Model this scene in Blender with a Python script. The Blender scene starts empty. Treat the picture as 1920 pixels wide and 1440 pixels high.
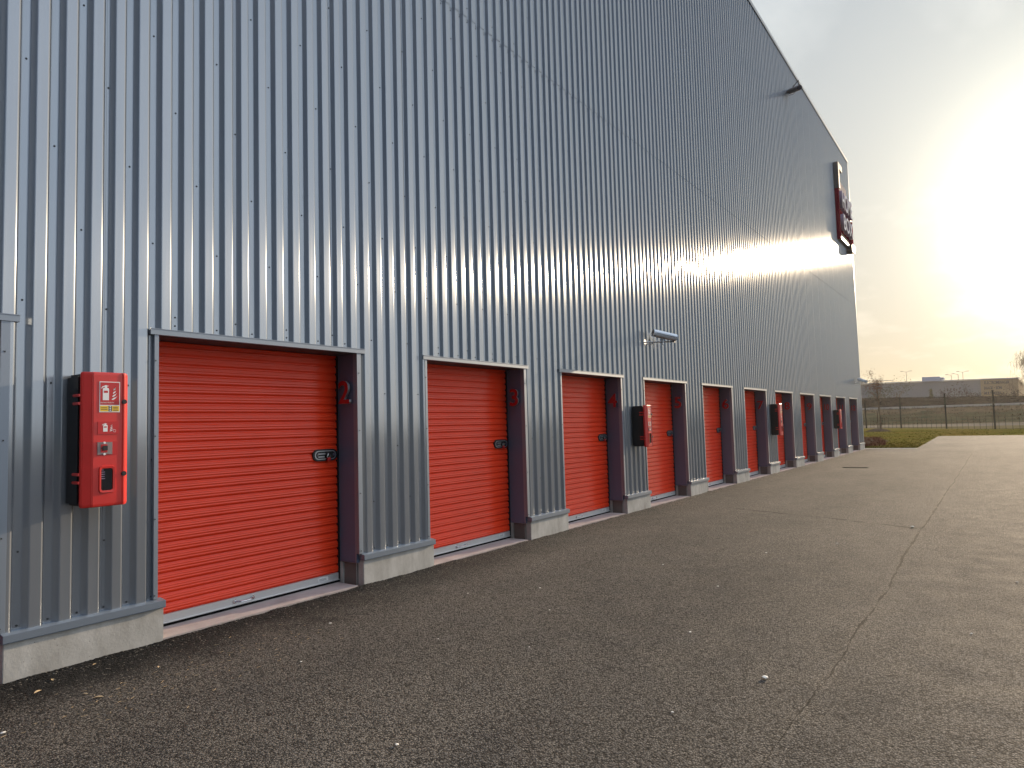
import bpy, bmesh, math, random
from mathutils import Vector, Matrix, noise
R = math.radians
S = bpy.context.scene
COL = S.collection
rnd = random.Random(7)

# ------------------------------------------------------------------ camera
# X = out from the wall, Y = along the wall, Z = up
YAW, PIT, ROL, FPX = .6233, .0619, -.0276, 1266.15
fw = Vector((-math.sin(YAW)*math.cos(PIT), math.cos(YAW)*math.cos(PIT), math.sin(PIT)))
r0 = fw.cross(Vector((0, 0, 1))).normalized(); u0 = r0.cross(fw)
rt = r0*math.cos(ROL) + u0*math.sin(ROL); up = -r0*math.sin(ROL) + u0*math.cos(ROL)
cd = bpy.data.cameras.new('camera'); cam = bpy.data.objects.new('camera', cd); COL.objects.link(cam)
m3 = Matrix((rt, up, -fw)).transposed().to_4x4(); m3.translation = Vector((5.4596, 0, 1.6041))
cam.matrix_world = m3
cd.sensor_width = 36; cd.lens = 36*FPX/1920; cd.clip_start = .05; cd.clip_end = 6000
S.camera = cam
S.render.resolution_x = 1024; S.render.resolution_y = 768

# ------------------------------------------------------------------ light
SUN_EL, SUN_AZ = R(12.6), R(6.5)          # azimuth from +Y towards +X
sd = Vector((math.sin(SUN_AZ)*math.cos(SUN_EL), math.cos(SUN_AZ)*math.cos(SUN_EL), math.sin(SUN_EL)))
sl = bpy.data.lights.new('sun', 'SUN'); sl.energy = 2.0; sl.angle = R(.5); sl.color = (1, .78, .54)
so = bpy.data.objects.new('sun', sl); COL.objects.link(so)
so.rotation_euler = sd.to_track_quat('Z', 'Y').to_euler()
S.view_settings.view_transform = 'Standard'; S.view_settings.look = 'None'
S.view_settings.gamma = 1; S.view_settings.use_curve_mapping = False
S.view_settings.exposure = 1.9

W = bpy.data.worlds.new('World'); S.world = W; W.use_nodes = True
nt = W.node_tree; nt.nodes.clear()
def N(t, **k):
    n = nt.nodes.new(t)
    for a, b in k.items(): setattr(n, a, b)
    return n
def LK(a, b): nt.links.new(a, b)
out = N('ShaderNodeOutputWorld'); bg = N('ShaderNodeBackground'); LK(bg.outputs[0], out.inputs[0])
sky = N('ShaderNodeTexSky', sky_type='NISHITA', sun_disc=False, sun_elevation=SUN_EL, sun_rotation=SUN_AZ,
        altitude=200, air_density=1.0, dust_density=1.4, ozone_density=1.6)
bg.inputs[1].default_value = .1
tc = N('ShaderNodeTexCoord')
nrm = N('ShaderNodeVectorMath', operation='NORMALIZE'); LK(tc.outputs['Generated'], nrm.inputs[0])
dot = N('ShaderNodeVectorMath', operation='DOT_PRODUCT'); LK(nrm.outputs[0], dot.inputs[0]); dot.inputs[1].default_value = sd
ac = N('ShaderNodeMath', operation='ARCCOSINE'); LK(dot.outputs['Value'], ac.inputs[0])
def math_(op, a, b=None):
    n = N('ShaderNodeMath', operation=op)
    for i, v in enumerate((a, b)):
        if v is None: continue
        if hasattr(v, 'links'): LK(v, n.inputs[i])
        else: n.inputs[i].default_value = v
    return n.outputs[0]
# bright aureole of thin cloud lit round the sun
au = math_('POWER', math_('DIVIDE', ac.outputs[0], R(6.6)), 2.0)
au = math_('MULTIPLY', math_('DIVIDE', 1.0, math_('ADD', 1.0, math_('MULTIPLY', au, au))), .62)
au2 = math_('MULTIPLY', math_('EXPONENT', math_('MULTIPLY', ac.outputs[0], -5.0)), .02)
glow = math_('ADD', au, au2)
# thin veil clouds
sep = N('ShaderNodeSeparateXYZ'); LK(nrm.outputs[0], sep.inputs[0])
zz = math_('ADD', math_('MAXIMUM', sep.outputs[2], 0.0), .10)
cx = math_('DIVIDE', sep.outputs[0], zz); cy = math_('DIVIDE', sep.outputs[1], zz)
cmb = N('ShaderNodeCombineXYZ'); LK(cx, cmb.inputs[0]); LK(cy, cmb.inputs[1])
mp = N('ShaderNodeMapping'); mp.inputs['Scale'].default_value = (1.0, .55, 1); mp.inputs['Rotation'].default_value = (0, 0, .5); LK(cmb.outputs[0], mp.inputs[0])
cn = N('ShaderNodeTexNoise'); cn.inputs['Scale'].default_value = 1.6; cn.inputs['Detail'].default_value = 7; cn.inputs['Roughness'].default_value = .55
LK(mp.outputs[0], cn.inputs['Vector'])
cr = N('ShaderNodeMapRange'); cr.inputs[1].default_value = .48; cr.inputs[2].default_value = .74; cr.inputs[3].default_value = 0; cr.inputs[4].default_value = 1
LK(cn.outputs[0], cr.inputs[0])
def vec(op, a, b=None, c=None):
    n = N('ShaderNodeVectorMath', operation=op)
    for i, v in enumerate((a, b, c)):
        if v is None: continue
        if hasattr(v, 'links'): LK(v, n.inputs[i])
        else: n.inputs[i].default_value = v if isinstance(v, tuple) else (v, v, v)
    return n.outputs[0]
# a hazy evening: the clear-sky radiance is levelled by a thin veil, whitish high up and peach towards the horizon
sk = vec('SCALE', sky.outputs[0]); sk.node.inputs['Scale'].default_value = .1
sk = vec('DIVIDE', sk, vec('MULTIPLY_ADD', sk, (5.3, 5.3, 5.2), (1.0, 1.0, 1.0)))
hz = math_('EXPONENT', math_('MULTIPLY', math_('MAXIMUM', sep.outputs[2], 0.0), -4.6))
frt = math_('ADD', math_('MULTIPLY', dot.outputs['Value'], .5), .5)
hz = math_('MULTIPLY', hz, math_('MULTIPLY', frt, frt))
bk = N('ShaderNodeMapRange'); LK(dot.outputs['Value'], bk.inputs[0]); bk.inputs[1].default_value = -.40; bk.inputs[2].default_value = .60; bk.inputs[3].default_value = .22; bk.inputs[4].default_value = 1.0
bkv = vec('MULTIPLY_ADD', None, (.44, .15, -.32), (.56, .85, 1.32)); LK(bk.outputs[0], bkv.node.inputs[0])
sk = vec('MULTIPLY', sk, bkv); sk = vec('SCALE', sk); LK(bk.outputs[0], sk.node.inputs['Scale'])
tint = vec('MULTIPLY_ADD', None, (0.16, -.22, -.66), (.90, 1.02, 1.09)); LK(hz, tint.node.inputs[0])
sk = vec('MULTIPLY', sk, tint)
cloud = math_('ADD', math_('MULTIPLY', cr.outputs[0], math_('ADD', .03, math_('MULTIPLY', frt, .05))), math_('MULTIPLY', math_('MULTIPLY', frt, frt), .03))
cv_ = vec('SCALE', (1.0, .94, .82)); LK(cloud, cv_.node.inputs['Scale'])
gv = vec('SCALE', (1.0, .90, .62)); LK(glow, gv.node.inputs['Scale'])
# fill light added to the unseen sky, overhead and on the yard's open side
def mr(v, a, b_, c=0., d=1.):
    n = N('ShaderNodeMapRange', interpolation_type='SMOOTHSTEP'); LK(v, n.inputs[0])
    for i, q_ in enumerate((a, b_, c, d)): n.inputs[1+i].default_value = q_
    return n.outputs[0]
sky_fill = math_('ADD', math_('MULTIPLY', mr(sep.outputs[2], .62, .95), .50), math_('MULTIPLY', mr(sep.outputs[0], .25, .9), math_('MULTIPLY', mr(sep.outputs[1], -.35, .25), .24)))
dk = vec('SCALE', (.88, .95, 1.08)); LK(sky_fill, dk.node.inputs['Scale'])
tot = vec('ADD', vec('ADD', vec('ADD', sk, cv_), dk), gv)
fin = vec('SCALE', tot); fin.node.inputs['Scale'].default_value = 10.0
LK(fin, bg.inputs[0])

# ------------------------------------------------------------------ materials
def mat(name, col, rough=.5, metal=0, spec=.5, coat=0, bump=None, mix=None, speck=None):
    """mix=(scale, colour, lo, hi, detail)  bump=(scale, strength, distance)"""
    m = bpy.data.materials.new(name); m.use_nodes = True
    t = m.node_tree; b = t.nodes['Principled BSDF']
    b.inputs['Base Color'].default_value = (*col, 1); b.inputs['Roughness'].default_value = rough
    b.inputs['Metallic'].default_value = metal; b.inputs['Specular IOR Level'].default_value = spec if rough < .8 else 0
    b.inputs['Coat Weight'].default_value = coat; b.inputs['Coat Roughness'].default_value = .08
    g = t.nodes.new('ShaderNodeNewGeometry')
    if mix:
        n = t.nodes.new('ShaderNodeTexNoise'); n.inputs['Scale'].default_value = mix[0]; n.inputs['Detail'].default_value = mix[4] if len(mix) > 4 else 6
        t.links.new(g.outputs['Position'], n.inputs['Vector'])
        r = t.nodes.new('ShaderNodeMapRange'); r.inputs[1].default_value = mix[2]; r.inputs[2].default_value = mix[3]
        t.links.new(n.outputs[0], r.inputs[0])
        x = t.nodes.new('ShaderNodeMix'); x.data_type = 'RGBA'; x.inputs[6].default_value = (*col, 1); x.inputs[7].default_value = (*mix[1], 1)
        t.links.new(r.outputs[0], x.inputs[0]); t.links.new(x.outputs[2], b.inputs['Base Color'])
    if bump:
        n = t.nodes.new('ShaderNodeTexNoise'); n.inputs['Scale'].default_value = bump[0]; n.inputs['Detail'].default_value = 4
        t.links.new(g.outputs['Position'], n.inputs['Vector'])
        bn = t.nodes.new('ShaderNodeBump'); bn.inputs['Strength'].default_value = bump[1]; bn.inputs['Distance'].default_value = bump[2]
        t.links.new(n.outputs[0], bn.inputs['Height']); t.links.new(bn.outputs[0], b.inputs['Normal'])
    return m

def cladding_mat():
    m = mat('silver_coated_steel', (.36, .395, .44), .30, .58, coat=.0)
    t = m.node_tree; b = t.nodes['Principled BSDF']; g = t.nodes.new('ShaderNodeNewGeometry')
    mp = t.nodes.new('ShaderNodeMapping'); mp.inputs['Scale'].default_value = (0, 5.0, .12); t.links.new(g.outputs['Position'], mp.inputs[0])
    n = t.nodes.new('ShaderNodeTexNoise'); n.inputs['Scale'].default_value = 1.3; n.inputs['Detail'].default_value = 3; t.links.new(mp.outputs[0], n.inputs['Vector'])
    bn = t.nodes.new('ShaderNodeBump'); bn.inputs['Strength'].default_value = .7; bn.inputs['Distance'].default_value = .004
    t.links.new(n.outputs[0], bn.inputs['Height']); t.links.new(bn.outputs[0], b.inputs['Normal']); t.links.new(bn.outputs[0], b.inputs['Coat Normal'])
    b.inputs['Anisotropic'].default_value = .9; b.inputs['Specular Tint'].default_value = (.55, .53, .50, 1)
    tg = t.nodes.new('ShaderNodeCombineXYZ'); tg.inputs[0].default_value = .02; tg.inputs[1].default_value = 1.0; t.links.new(tg.outputs[0], b.inputs['Tangent'])
    # faint dirt: fine vertical streaks change the gloss, broad patches change the tone
    mp2 = t.nodes.new('ShaderNodeMapping'); mp2.inputs['Scale'].default_value = (1, 22, .9); t.links.new(g.outputs['Position'], mp2.inputs[0])
    n2 = t.nodes.new('ShaderNodeTexNoise'); n2.inputs['Scale'].default_value = 1.0; n2.inputs['Detail'].default_value = 5; t.links.new(mp2.outputs[0], n2.inputs['Vector'])
    r = t.nodes.new('ShaderNodeMapRange'); r.inputs[1].default_value = .3; r.inputs[2].default_value = .75; r.inputs[3].default_value = .18; r.inputs[4].default_value = .24
    t.links.new(n2.outputs[0], r.inputs[0]); t.links.new(r.outputs[0], b.inputs['Roughness'])
    x = t.nodes.new('ShaderNodeMix'); x.data_type = 'RGBA'; x.inputs[6].default_value = (.315, .345, .380, 1); x.inputs[7].default_value = (.345, .367, .393, 1)
    t.links.new(n2.outputs[0], x.inputs[0]); t.links.new(x.outputs[2], b.inputs['Base Color'])
    return m

def asphalt_mat():
    m = bpy.data.materials.new('asphalt'); m.use_nodes = True
    t = m.node_tree; b = t.nodes['Principled BSDF']; L = t.links.new
    g = t.nodes.new('ShaderNodeNewGeometry'); P = g.outputs['Position']
    def noise_(s, d=6, ro=.55, vec=P):
        n = t.nodes.new('ShaderNodeTexNoise'); n.inputs['Scale'].default_value = s; n.inputs['Detail'].default_value = d; n.inputs['Roughness'].default_value = ro
        L(vec, n.inputs['Vector']); return n.outputs[0]
    def rng(v, a, b_, c=0, d=1):
        r = t.nodes.new('ShaderNodeMapRange'); L(v, r.inputs[0])
        for i, q in enumerate((a, b_, c, d)): r.inputs[1+i].default_value = q
        return r.outputs[0]
    def mixc(f, a, c):
        x = t.nodes.new('ShaderNodeMix'); x.data_type = 'RGBA'
        for i, q in ((0, f), (6, a), (7, c)):
            if hasattr(q, 'links'): L(q, x.inputs[i])
            else: x.inputs[i].default_value = q if i == 0 else (*q, 1)
        return x.outputs[2]
    def mth(op, a, c):
        n = t.nodes.new('ShaderNodeMath'); n.operation = op
        for i, q in enumerate((a, c)):
            if hasattr(q, 'links'): L(q, n.inputs[i])
            else: n.inputs[i].default_value = q
        return n.outputs[0]
    vo = t.nodes.new('ShaderNodeTexVoronoi'); vo.inputs['Scale'].default_value = 95; L(P, vo.inputs['Vector'])
    vs = t.nodes.new('ShaderNodeTexVoronoi'); vs.inputs['Scale'].default_value = 210; L(P, vs.inputs['Vector'])
    # broad tone: dusty lighter traffic areas, fresher dark areas
    mp = t.nodes.new('ShaderNodeMapping'); mp.inputs['Scale'].default_value = (1, .45, 1); mp.inputs['Rotation'].default_value = (0, 0, .2); L(P, mp.inputs[0])
    big = rng(noise_(.45, 5, .6, mp.outputs[0]), .36, .66)
    mid = rng(noise_(2.6, 5), .35, .7)
    sx = t.nodes.new('ShaderNodeSeparateXYZ'); L(P, sx.inputs[0])
    base = mixc(big, (.076, .070, .064), (.136, .122, .105))
    base = mixc(mth('MULTIPLY', mid, .45), base, (.134, .117, .095))
    # fresh black asphalt band hand-laid against the plinth of the nearest bays
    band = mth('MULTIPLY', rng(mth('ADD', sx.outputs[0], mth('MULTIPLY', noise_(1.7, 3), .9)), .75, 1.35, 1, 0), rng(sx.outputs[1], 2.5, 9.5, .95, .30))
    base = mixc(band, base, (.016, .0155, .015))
    # open paving seam parallel to the wall, and a crack across the lane to it
    wob = mth('ADD', mth('MULTIPLY', mth('SUBTRACT', noise_(.5, 2), .5), .16), mth('MULTIPLY', mth('SUBTRACT', noise_(7, 4), .5), .04))
    ds = mth('ABSOLUTE', mth('ADD', mth('SUBTRACT', sx.outputs[0], 4.49), wob), 0)
    wd = mth('MULTIPLY', rng(noise_(3.3, 5), .36, .62, .002, .018), rng(sx.outputs[1], 3.6, 9.0, .30, 1.0))
    seam = mth('MULTIPLY', mth('LESS_THAN', ds, wd), rng(sx.outputs[1], 32.4, 32.6, 1, 0))
    silt = mth('MULTIPLY', rng(ds, .02, .07, 1, 0), rng(noise_(2.2, 5), .42, .6))
    base = mixc(mth('MULTIPLY', silt, .55), base, (.155, .135, .11))
    lx = mth('ADD', mth('SUBTRACT', sx.outputs[1], mth('MULTIPLY', mth('SUBTRACT', 4.4, sx.outputs[0]), .40)), mth('MULTIPLY', wob, 2.0))
    dc = mth('ABSOLUTE', mth('SUBTRACT', lx, 11.2), 0)
    crk = mth('MULTIPLY', mth('LESS_THAN', dc, rng(noise_(4.5, 5), .42, .64, .0, .06)), mth('MULTIPLY', mth('LESS_THAN', sx.outputs[0], 4.42), mth('GREATER_THAN', sx.outputs[0], 1.3)))
    # aggregate: every stone its own tone
    sc = t.nodes.new('ShaderNodeSeparateColor'); L(vo.outputs['Color'], sc.inputs[0])
    st = rng(sc.outputs[0], 0, 1, .30, 1.7)
    v = t.nodes.new('ShaderNodeVectorMath'); v.operation = 'SCALE'; L(base, v.inputs[0]); L(st, v.inputs['Scale'])
    pale = rng(sc.outputs[1], .955, .975)
    colr = mixc(mth('MULTIPLY', pale, .75), v.outputs[0], (.25, .225, .19))
    gap = rng(vo.outputs['Distance'], .45, .68)
    colr = mixc(mth('MULTIPLY', gap, .7), colr, (.010, .010, .010))
    colr = mixc(mth('MULTIPLY', mth('MAXIMUM', seam, crk), .80), colr, (.010, .009, .008))
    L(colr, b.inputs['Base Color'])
    L(rng(noise_(3.0), .3, .7, .80, .92), b.inputs['Roughness']); b.inputs['Specular IOR Level'].default_value = .075
    h = mth('SUBTRACT', 0.0, mth('ADD', vo.outputs['Distance'], mth('MULTIPLY', vs.outputs['Distance'], .5)))
    h = mth('ADD', h, mth('MULTIPLY', sc.outputs[2], .45))
    bn = t.nodes.new('ShaderNodeBump'); bn.inputs['Strength'].default_value = 1.0; bn.inputs['Distance'].default_value = .0075; L(h, bn.inputs['Height'])
    b2 = t.nodes.new('ShaderNodeBump'); b2.inputs['Strength'].default_value = .08; b2.inputs['Distance'].default_value = .004; L(noise_(1.2, 8), b2.inputs['Height']); L(bn.outputs[0], b2.inputs['Normal'])
    L(b2.outputs[0], b.inputs['Normal'])
    return m

def concrete_mat(name='concrete', c0=(.52, .50, .46), c1=(.34, .32, .285), vz=(1, 1, .5)):
    m = mat(name, c0, .85)
    t = m.node_tree; b = t.nodes['Principled BSDF']; L = t.links.new; g = t.nodes.new('ShaderNodeNewGeometry')
    mp = t.nodes.new('ShaderNodeMapping'); mp.inputs['Scale'].default_value = vz; L(g.outputs['Position'], mp.inputs[0])
    n = t.nodes.new('ShaderNodeTexNoise'); n.inputs['Scale'].default_value = 4; n.inputs['Detail'].default_value = 9; n.inputs['Roughness'].default_value = .65; L(mp.outputs[0], n.inputs[0])
    r = t.nodes.new('ShaderNodeMapRange'); r.inputs[1].default_value = .38; r.inputs[2].default_value = .68; L(n.outputs[0], r.inputs[0])
    x = t.nodes.new('ShaderNodeMix'); x.data_type = 'RGBA'; x.inputs[6].default_value = (*c0, 1); x.inputs[7].default_value = (*c1, 1); L(r.outputs[0], x.inputs[0])
    # blow holes and stains
    vo = t.nodes.new('ShaderNodeTexVoronoi'); vo.inputs['Scale'].default_value = 17; L(g.outputs['Position'], vo.inputs[0])
    r2 = t.nodes.new('ShaderNodeMapRange'); r2.inputs[1].default_value = .05; r2.inputs[2].default_value = .075; r2.inputs[3].default_value = .6; r2.inputs[4].default_value = 0; L(vo.outputs['Distance'], r2.inputs[0])
    x2 = t.nodes.new('ShaderNodeMix'); x2.data_type = 'RGBA'; x2.inputs[7].default_value = (.14, .12, .1, 1); L(r2.outputs[0], x2.inputs[0]); L(x.outputs[2], x2.inputs[6])
    L(x2.outputs[2], b.inputs['Base Color'])
    bn = t.nodes.new('ShaderNodeBump'); bn.inputs['Strength'].default_value = .3; bn.inputs['Distance'].default_value = .004
    n3 = t.nodes.new('ShaderNodeTexNoise'); n3.inputs['Scale'].default_value = 60; n3.inputs['Detail'].default_value = 6; L(g.outputs['Position'], n3.inputs[0])
    L(n3.outputs[0], bn.inputs['Height']); L(bn.outputs[0], b.inputs['Normal'])
    return m

M = dict(
    clad=cladding_mat(), asphalt=asphalt_mat(), concrete=concrete_mat(),
    slab=concrete_mat('pale_slab_concrete', (.40, .35, .33), (.30, .26, .245), (1, 1, 1)),
    slabdark=concrete_mat('darker_concrete', (.20, .175, .155), (.15, .13, .115), (1, 1, .5)),  # darker brown concrete of the set-back middle plinth block
    flash=mat('grey_flashing', (.25, .28, .32), .38, .45, bump=(3, .2, .004)),
    capf=mat('blue_grey_flashing', (.20, .235, .28), .38, .35),
    reveal=mat('dark_grey_reveal', (.125, .160, .235), .36, .2, bump=(6, .15, .003)),
    soffit=mat('dark_soffit', (.06, .05, .055), .6),
    red=mat('red_door_paint', (.86, .054, .014), .20, 0, .42, mix=(2.5, (.80, .048, .012), .35, .7), bump=(1.1, .35, .012)),
    redbox=mat('red_cabinet_plastic', (.62, .030, .024), .30, mix=(9, (.55, .026, .020), .4, .7)),
    redlet=mat('red_numeral', (.42, .014, .016), .35),
    alu=mat('aluminium', (.60, .60, .59), .34, .45, bump=(30, .15, .001)),
    chrome=mat('bright_steel', (.62, .64, .66), .14, 1.0),
    steel=mat('zinc_steel', (.42, .43, .44), .38, .9),
    black=mat('black_plastic', (.008, .008, .009), .42),
    rubber=mat('black_rubber', (.012, .012, .012), .8),
    white=mat('white_print', (.78, .78, .76), .4), yellow=mat('yellow_label', (.75, .47, .03), .4),
    ink=mat('black_print', (.02, .02, .02), .5),
    stickred=mat('sign_red', (.5, .012, .012), .3),
    signgrey=mat('sign_grey_metal', (.13, .125, .13), .4, .3), signcream=mat('sign_cream_panel', (.62, .52, .46), .85),
    signred=mat('sign_crimson', (.22, .012, .03), .85), signwhite=mat('sign_white_letters', (.75, .74, .74), .85),
    signside=mat('sign_letter_return', (.34, .28, .36), .85),
    housing=mat('pale_camera_housing', (.62, .66, .70), .3, .3), darkcam=mat('dark_camera_housing', (.05, .045, .06), .5),
    field=mat('field_soil_grass', (.085, .075, .035), .95, mix=(.15, (.13, .10, .055), .4, .62), bump=(2, .6, .1)),
    lawn=mat('lawn', (.085, .078, .012), .9, mix=(.22, (.13, .088, .020), .4, .64), bump=(14, .3, .03)),
    blade=mat('grass_blade', (.09, .09, .012), .9, mix=(.4, (.15, .11, .022), .4, .65)),
    path=concrete_mat('path_concrete', (.30, .275, .24), (.24, .22, .19), (1, 1, 1)),
    gravel=mat('pale_gravel_track', (.17, .145, .115), .95, mix=(.7, (.12, .10, .075), .4, .65)),
    slope=mat('bank_dry_grass', (.055, .050, .026), .95, mix=(.35, (.025, .028, .014), .42, .62), bump=(1.2, .5, .2)),
    dry=mat('dry_straw_grass', (.095, .068, .040), .9, mix=(.6, (.07, .05, .03), .42, .62)),
    rail=mat('galvanised_rail', (.62, .60, .56), .45, .2),
    hedge=mat('dark_winter_hedge', (.022, .017, .016), .95, mix=(.5, (.035, .028, .024), .4, .65), bump=(2.5, 1, .25)),
    farwall=mat('blue_grey_panel', (.20, .225, .265), .8), farlight=mat('pale_roof_unit', (.38, .42, .52), .8),
    farbeige=mat('beige_panel', (.36, .27, .165), .8), farink=mat('faded_lettering', (.07, .06, .06), .8),
    pole=mat('far_galvanised_pole', (.30, .27, .24), .5, .4), fence=mat('dark_green_steel', (.015, .018, .016), .85),
    bark=mat('young_bark', (.17, .125, .085), .9, mix=(9, (.11, .08, .055), .4, .6)),
    birch=mat('birch_bark', (.42, .36, .28), .8, mix=(3, (.12, .10, .08), .5, .6)),
    twig=mat('winter_twig', (.16, .11, .075), .9),
    leafred=mat('withered_brown_leaf', (.15, .065, .04), .8), leafdark=mat('dead_leaf', (.05, .034, .026), .9), leafgreen=mat('olive_leaf', (.075, .085, .035), .8),
    mulch=mat('bark_mulch', (.045, .034, .024), .95, mix=(6, (.09, .065, .045), .4, .65), bump=(12, 1, .05)),
    stone=mat('pale_pebble', (.72, .68, .60), .8), leafpale=mat('dry_pale_leaf', (.5, .36, .20), .7),
    iron=mat('black_iron', (.015, .015, .015), .9), silt=mat('crack_silt', (.13, .115, .095), .95),
    crack=mat('open_crack', (.012, .011, .010), .95),
)
gl = mat('dark_glass', (.02, .02, .022), .06, 0, .6); M['glass'] = gl
cv = mat('clear_cover', (.62, .50, .48), .12); M['clear'] = cv
cv.node_tree.nodes['Principled BSDF'].inputs['Transmission Weight'].default_value = .55
cv.node_tree.nodes['Principled BSDF'].inputs['IOR'].default_value = 1.2

# ------------------------------------------------------------------ helpers
class MB:
    def __init__(s): s.v = []; s.f = []; s.mi = []; s.T = None
    def P(s, p): p = Vector(p); s.v.append(s.T @ p if s.T else p); return len(s.v)-1
    def face(s, pts, m=0):
        s.f.append([s.P(p) for p in pts]); s.mi.append(m)
    def box(s, x0, x1, y0, y1, z0, z1, m=0):
        a = [s.P(p) for p in ((x0,y0,z0),(x1,y0,z0),(x1,y1,z0),(x0,y1,z0),(x0,y0,z1),(x1,y0,z1),(x1,y1,z1),(x0,y1,z1))]
        for q in ((0,3,2,1),(4,5,6,7),(0,1,5,4),(1,2,6,5),(2,3,7,6),(3,0,4,7)):
            s.f.append([a[i] for i in q]); s.mi.append(m)
    def tube(s, pts, rad, n=8, m=0, cap=True):
        pts = [Vector(p) for p in pts]; rad = rad if isinstance(rad, (list, tuple)) else [rad]*len(pts)
        rings = []; ref = None
        for i, p in enumerate(pts):
            d = (pts[min(i+1, len(pts)-1)]-pts[max(i-1, 0)]).normalized()
            if ref is None: ref = Vector((0,0,1)) if abs(d.z) < .9 else Vector((1,0,0))
            a = d.cross(ref).normalized(); b = a.cross(d).normalized(); ref = b
            rings.append([s.P(p+(a*math.cos(2*math.pi*k/n)+b*math.sin(2*math.pi*k/n))*rad[i]) for k in range(n)])
        for i in range(len(rings)-1):
            for k in range(n):
                s.f.append([rings[i][k], rings[i][(k+1)%n], rings[i+1][(k+1)%n], rings[i+1][k]]); s.mi.append(m)
        if cap:
            s.f.append(rings[0][::-1]); s.mi.append(m); s.f.append(rings[-1]); s.mi.append(m)
    def prism(s, poly, axis, a, b, m=0, mcap=None):
        """poly = 2-D points; axis 'x': (y,z) extruded a..b in x; 'y': (x,z); 'z': (x,y)"""
        def q(p, t):
            return {'x': (t, p[0], p[1]), 'y': (p[0], t, p[1]), 'z': (p[0], p[1], t)}[axis]
        A = [s.P(q(p, a)) for p in poly]; B = [s.P(q(p, b)) for p in poly]; n = len(poly)
        for i in range(n): s.f.append([A[i], A[(i+1)%n], B[(i+1)%n], B[i]]); s.mi.append(m)
        s.f.append(A[::-1]); s.mi.append(m if mcap is None else mcap); s.f.append(B); s.mi.append(m if mcap is None else mcap)
    def build(s, name, mats, parent=None, smooth=False, bevel=0, recalc=True):
        me = bpy.data.meshes.new(name); me.from_pydata(s.v, [], s.f)
        for m in (mats if isinstance(mats, list) else [mats]): me.materials.append(m)
        if len(s.mi): me.polygons.foreach_set('material_index', s.mi)
        me.update()
        if recalc or bevel:
            bm = bmesh.new(); bm.from_mesh(me)
            if recalc: bmesh.ops.recalc_face_normals(bm, faces=bm.faces)
            if bevel:
                ed = [e for e in bm.edges if len(e.link_faces) == 2 and e.calc_face_angle(0) > .5]
                bmesh.ops.bevel(bm, geom=ed, offset=bevel, segments=2, affect='EDGES', clamp_overlap=True)
            bm.to_mesh(me); bm.free()
        if smooth: me.polygons.foreach_set('use_smooth', [True]*len(me.polygons))
        o = bpy.data.objects.new(name, me); COL.objects.link(o)
        if parent: o.parent = parent; o.matrix_parent_inverse = Matrix.Translation(-parent.location) if parent.type == 'EMPTY' and parent.parent is None else Matrix()
        return o
def tag(o, label=None, cat=None, group=None, kind=None):
    for k, v in (('label', label), ('category', cat), ('group', group), ('kind', kind)):
        if v: o[k] = v
    return o
def empty(name, loc, label, cat, group=None):
    o = bpy.data.objects.new(name, None); COL.objects.link(o); o.location = loc; o.empty_display_size = .2
    return tag(o, label, cat, group)
def copy_tree(o, parent=None):
    c = o.copy(); COL.objects.link(c)
    if parent: c.parent = parent; c.matrix_parent_inverse = o.matrix_parent_inverse.copy()
    for ch in list(o.children): copy_tree(ch, c)
    return c
def text_mesh(txt, size, depth, mats, name, parent=None, side_mat=None, mw=None, bold=.0, sx=1):
    cu = bpy.data.curves.new('t', 'FONT'); cu.body = txt; cu.size = size; cu.extrude = depth/2; cu.offset = bold
    cu.align_x = 'CENTER'; cu.align_y = 'CENTER'; cu.resolution_u = 4
    to = bpy.data.objects.new('t', cu); COL.objects.link(to)
    bpy.context.view_layer.update()
    me = bpy.data.meshes.new_from_object(to.evaluated_get(bpy.context.evaluated_depsgraph_get()))
    bpy.data.objects.remove(to)
    me.materials.clear()
    for m in mats: me.materials.append(m)
    for p in me.polygons:
        p.material_index = 0 if (abs(p.normal.z) > .7 or len(mats) == 1) else 1
    # centre on its own bounds
    xs = [v.co.x for v in me.vertices]; ys = [v.co.y for v in me.vertices]
    me.transform(Matrix.Translation((-(min(xs)+max(xs))/2, -(min(ys)+max(ys))/2, 0)))
    me.transform(Matrix.Diagonal((sx, 1, 1, 1)))
    if mw: me.transform(mw)
    o = bpy.data.objects.new(name, me); COL.objects.link(o)
    if parent: o.parent = parent; o.matrix_parent_inverse = Matrix.Translation(-parent.location) if parent.type == 'EMPTY' and parent.parent is None else Matrix()
    return o
def facing_X(x, y, z):      # text readable from +X : text x -> -Y?  seen from +X, +Y is on the right
    return Matrix.Translation((x, y, z)) @ Matrix(((0,0,1,0),(1,0,0,0),(0,1,0,0),(0,0,0,1)))
def facing_mY(x, y, z):     # text readable when looking towards +Y : text x -> +X
    return Matrix.Translation((x, y, z)) @ Matrix(((1,0,0,0),(0,0,-1,0),(0,1,0,0),(0,0,0,1)))

# ------------------------------------------------------------------ the storage building
L = {1: -.42, 2: 2.647, 3: 5.771, 4: 8.783, 5: 11.766, 6: 14.871, 7: 17.959, 8: 20.977, 9: 24.129, 10: 27.175, 11: 30.247, 12: 33.295}
RR = {1: 1.767, 2: 4.877, 3: 7.942, 4: 10.96, 5: 13.981, 6: 17.082, 7: 20.145, 8: 23.185, 9: 26.338, 10: 29.369, 11: 32.444, 12: 35.492}
OL = {i: L[i]+.07 for i in L}; OR = {i: RR[i]-.107 for i in RR}
Y0, Y1, ZT = -7.0, 36.72, 14.28
LT = 2.455
B = empty('storage_building', (0, 0, 0), 'huge silver corrugated self storage hall with a row of red roller doors', 'building')

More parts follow.
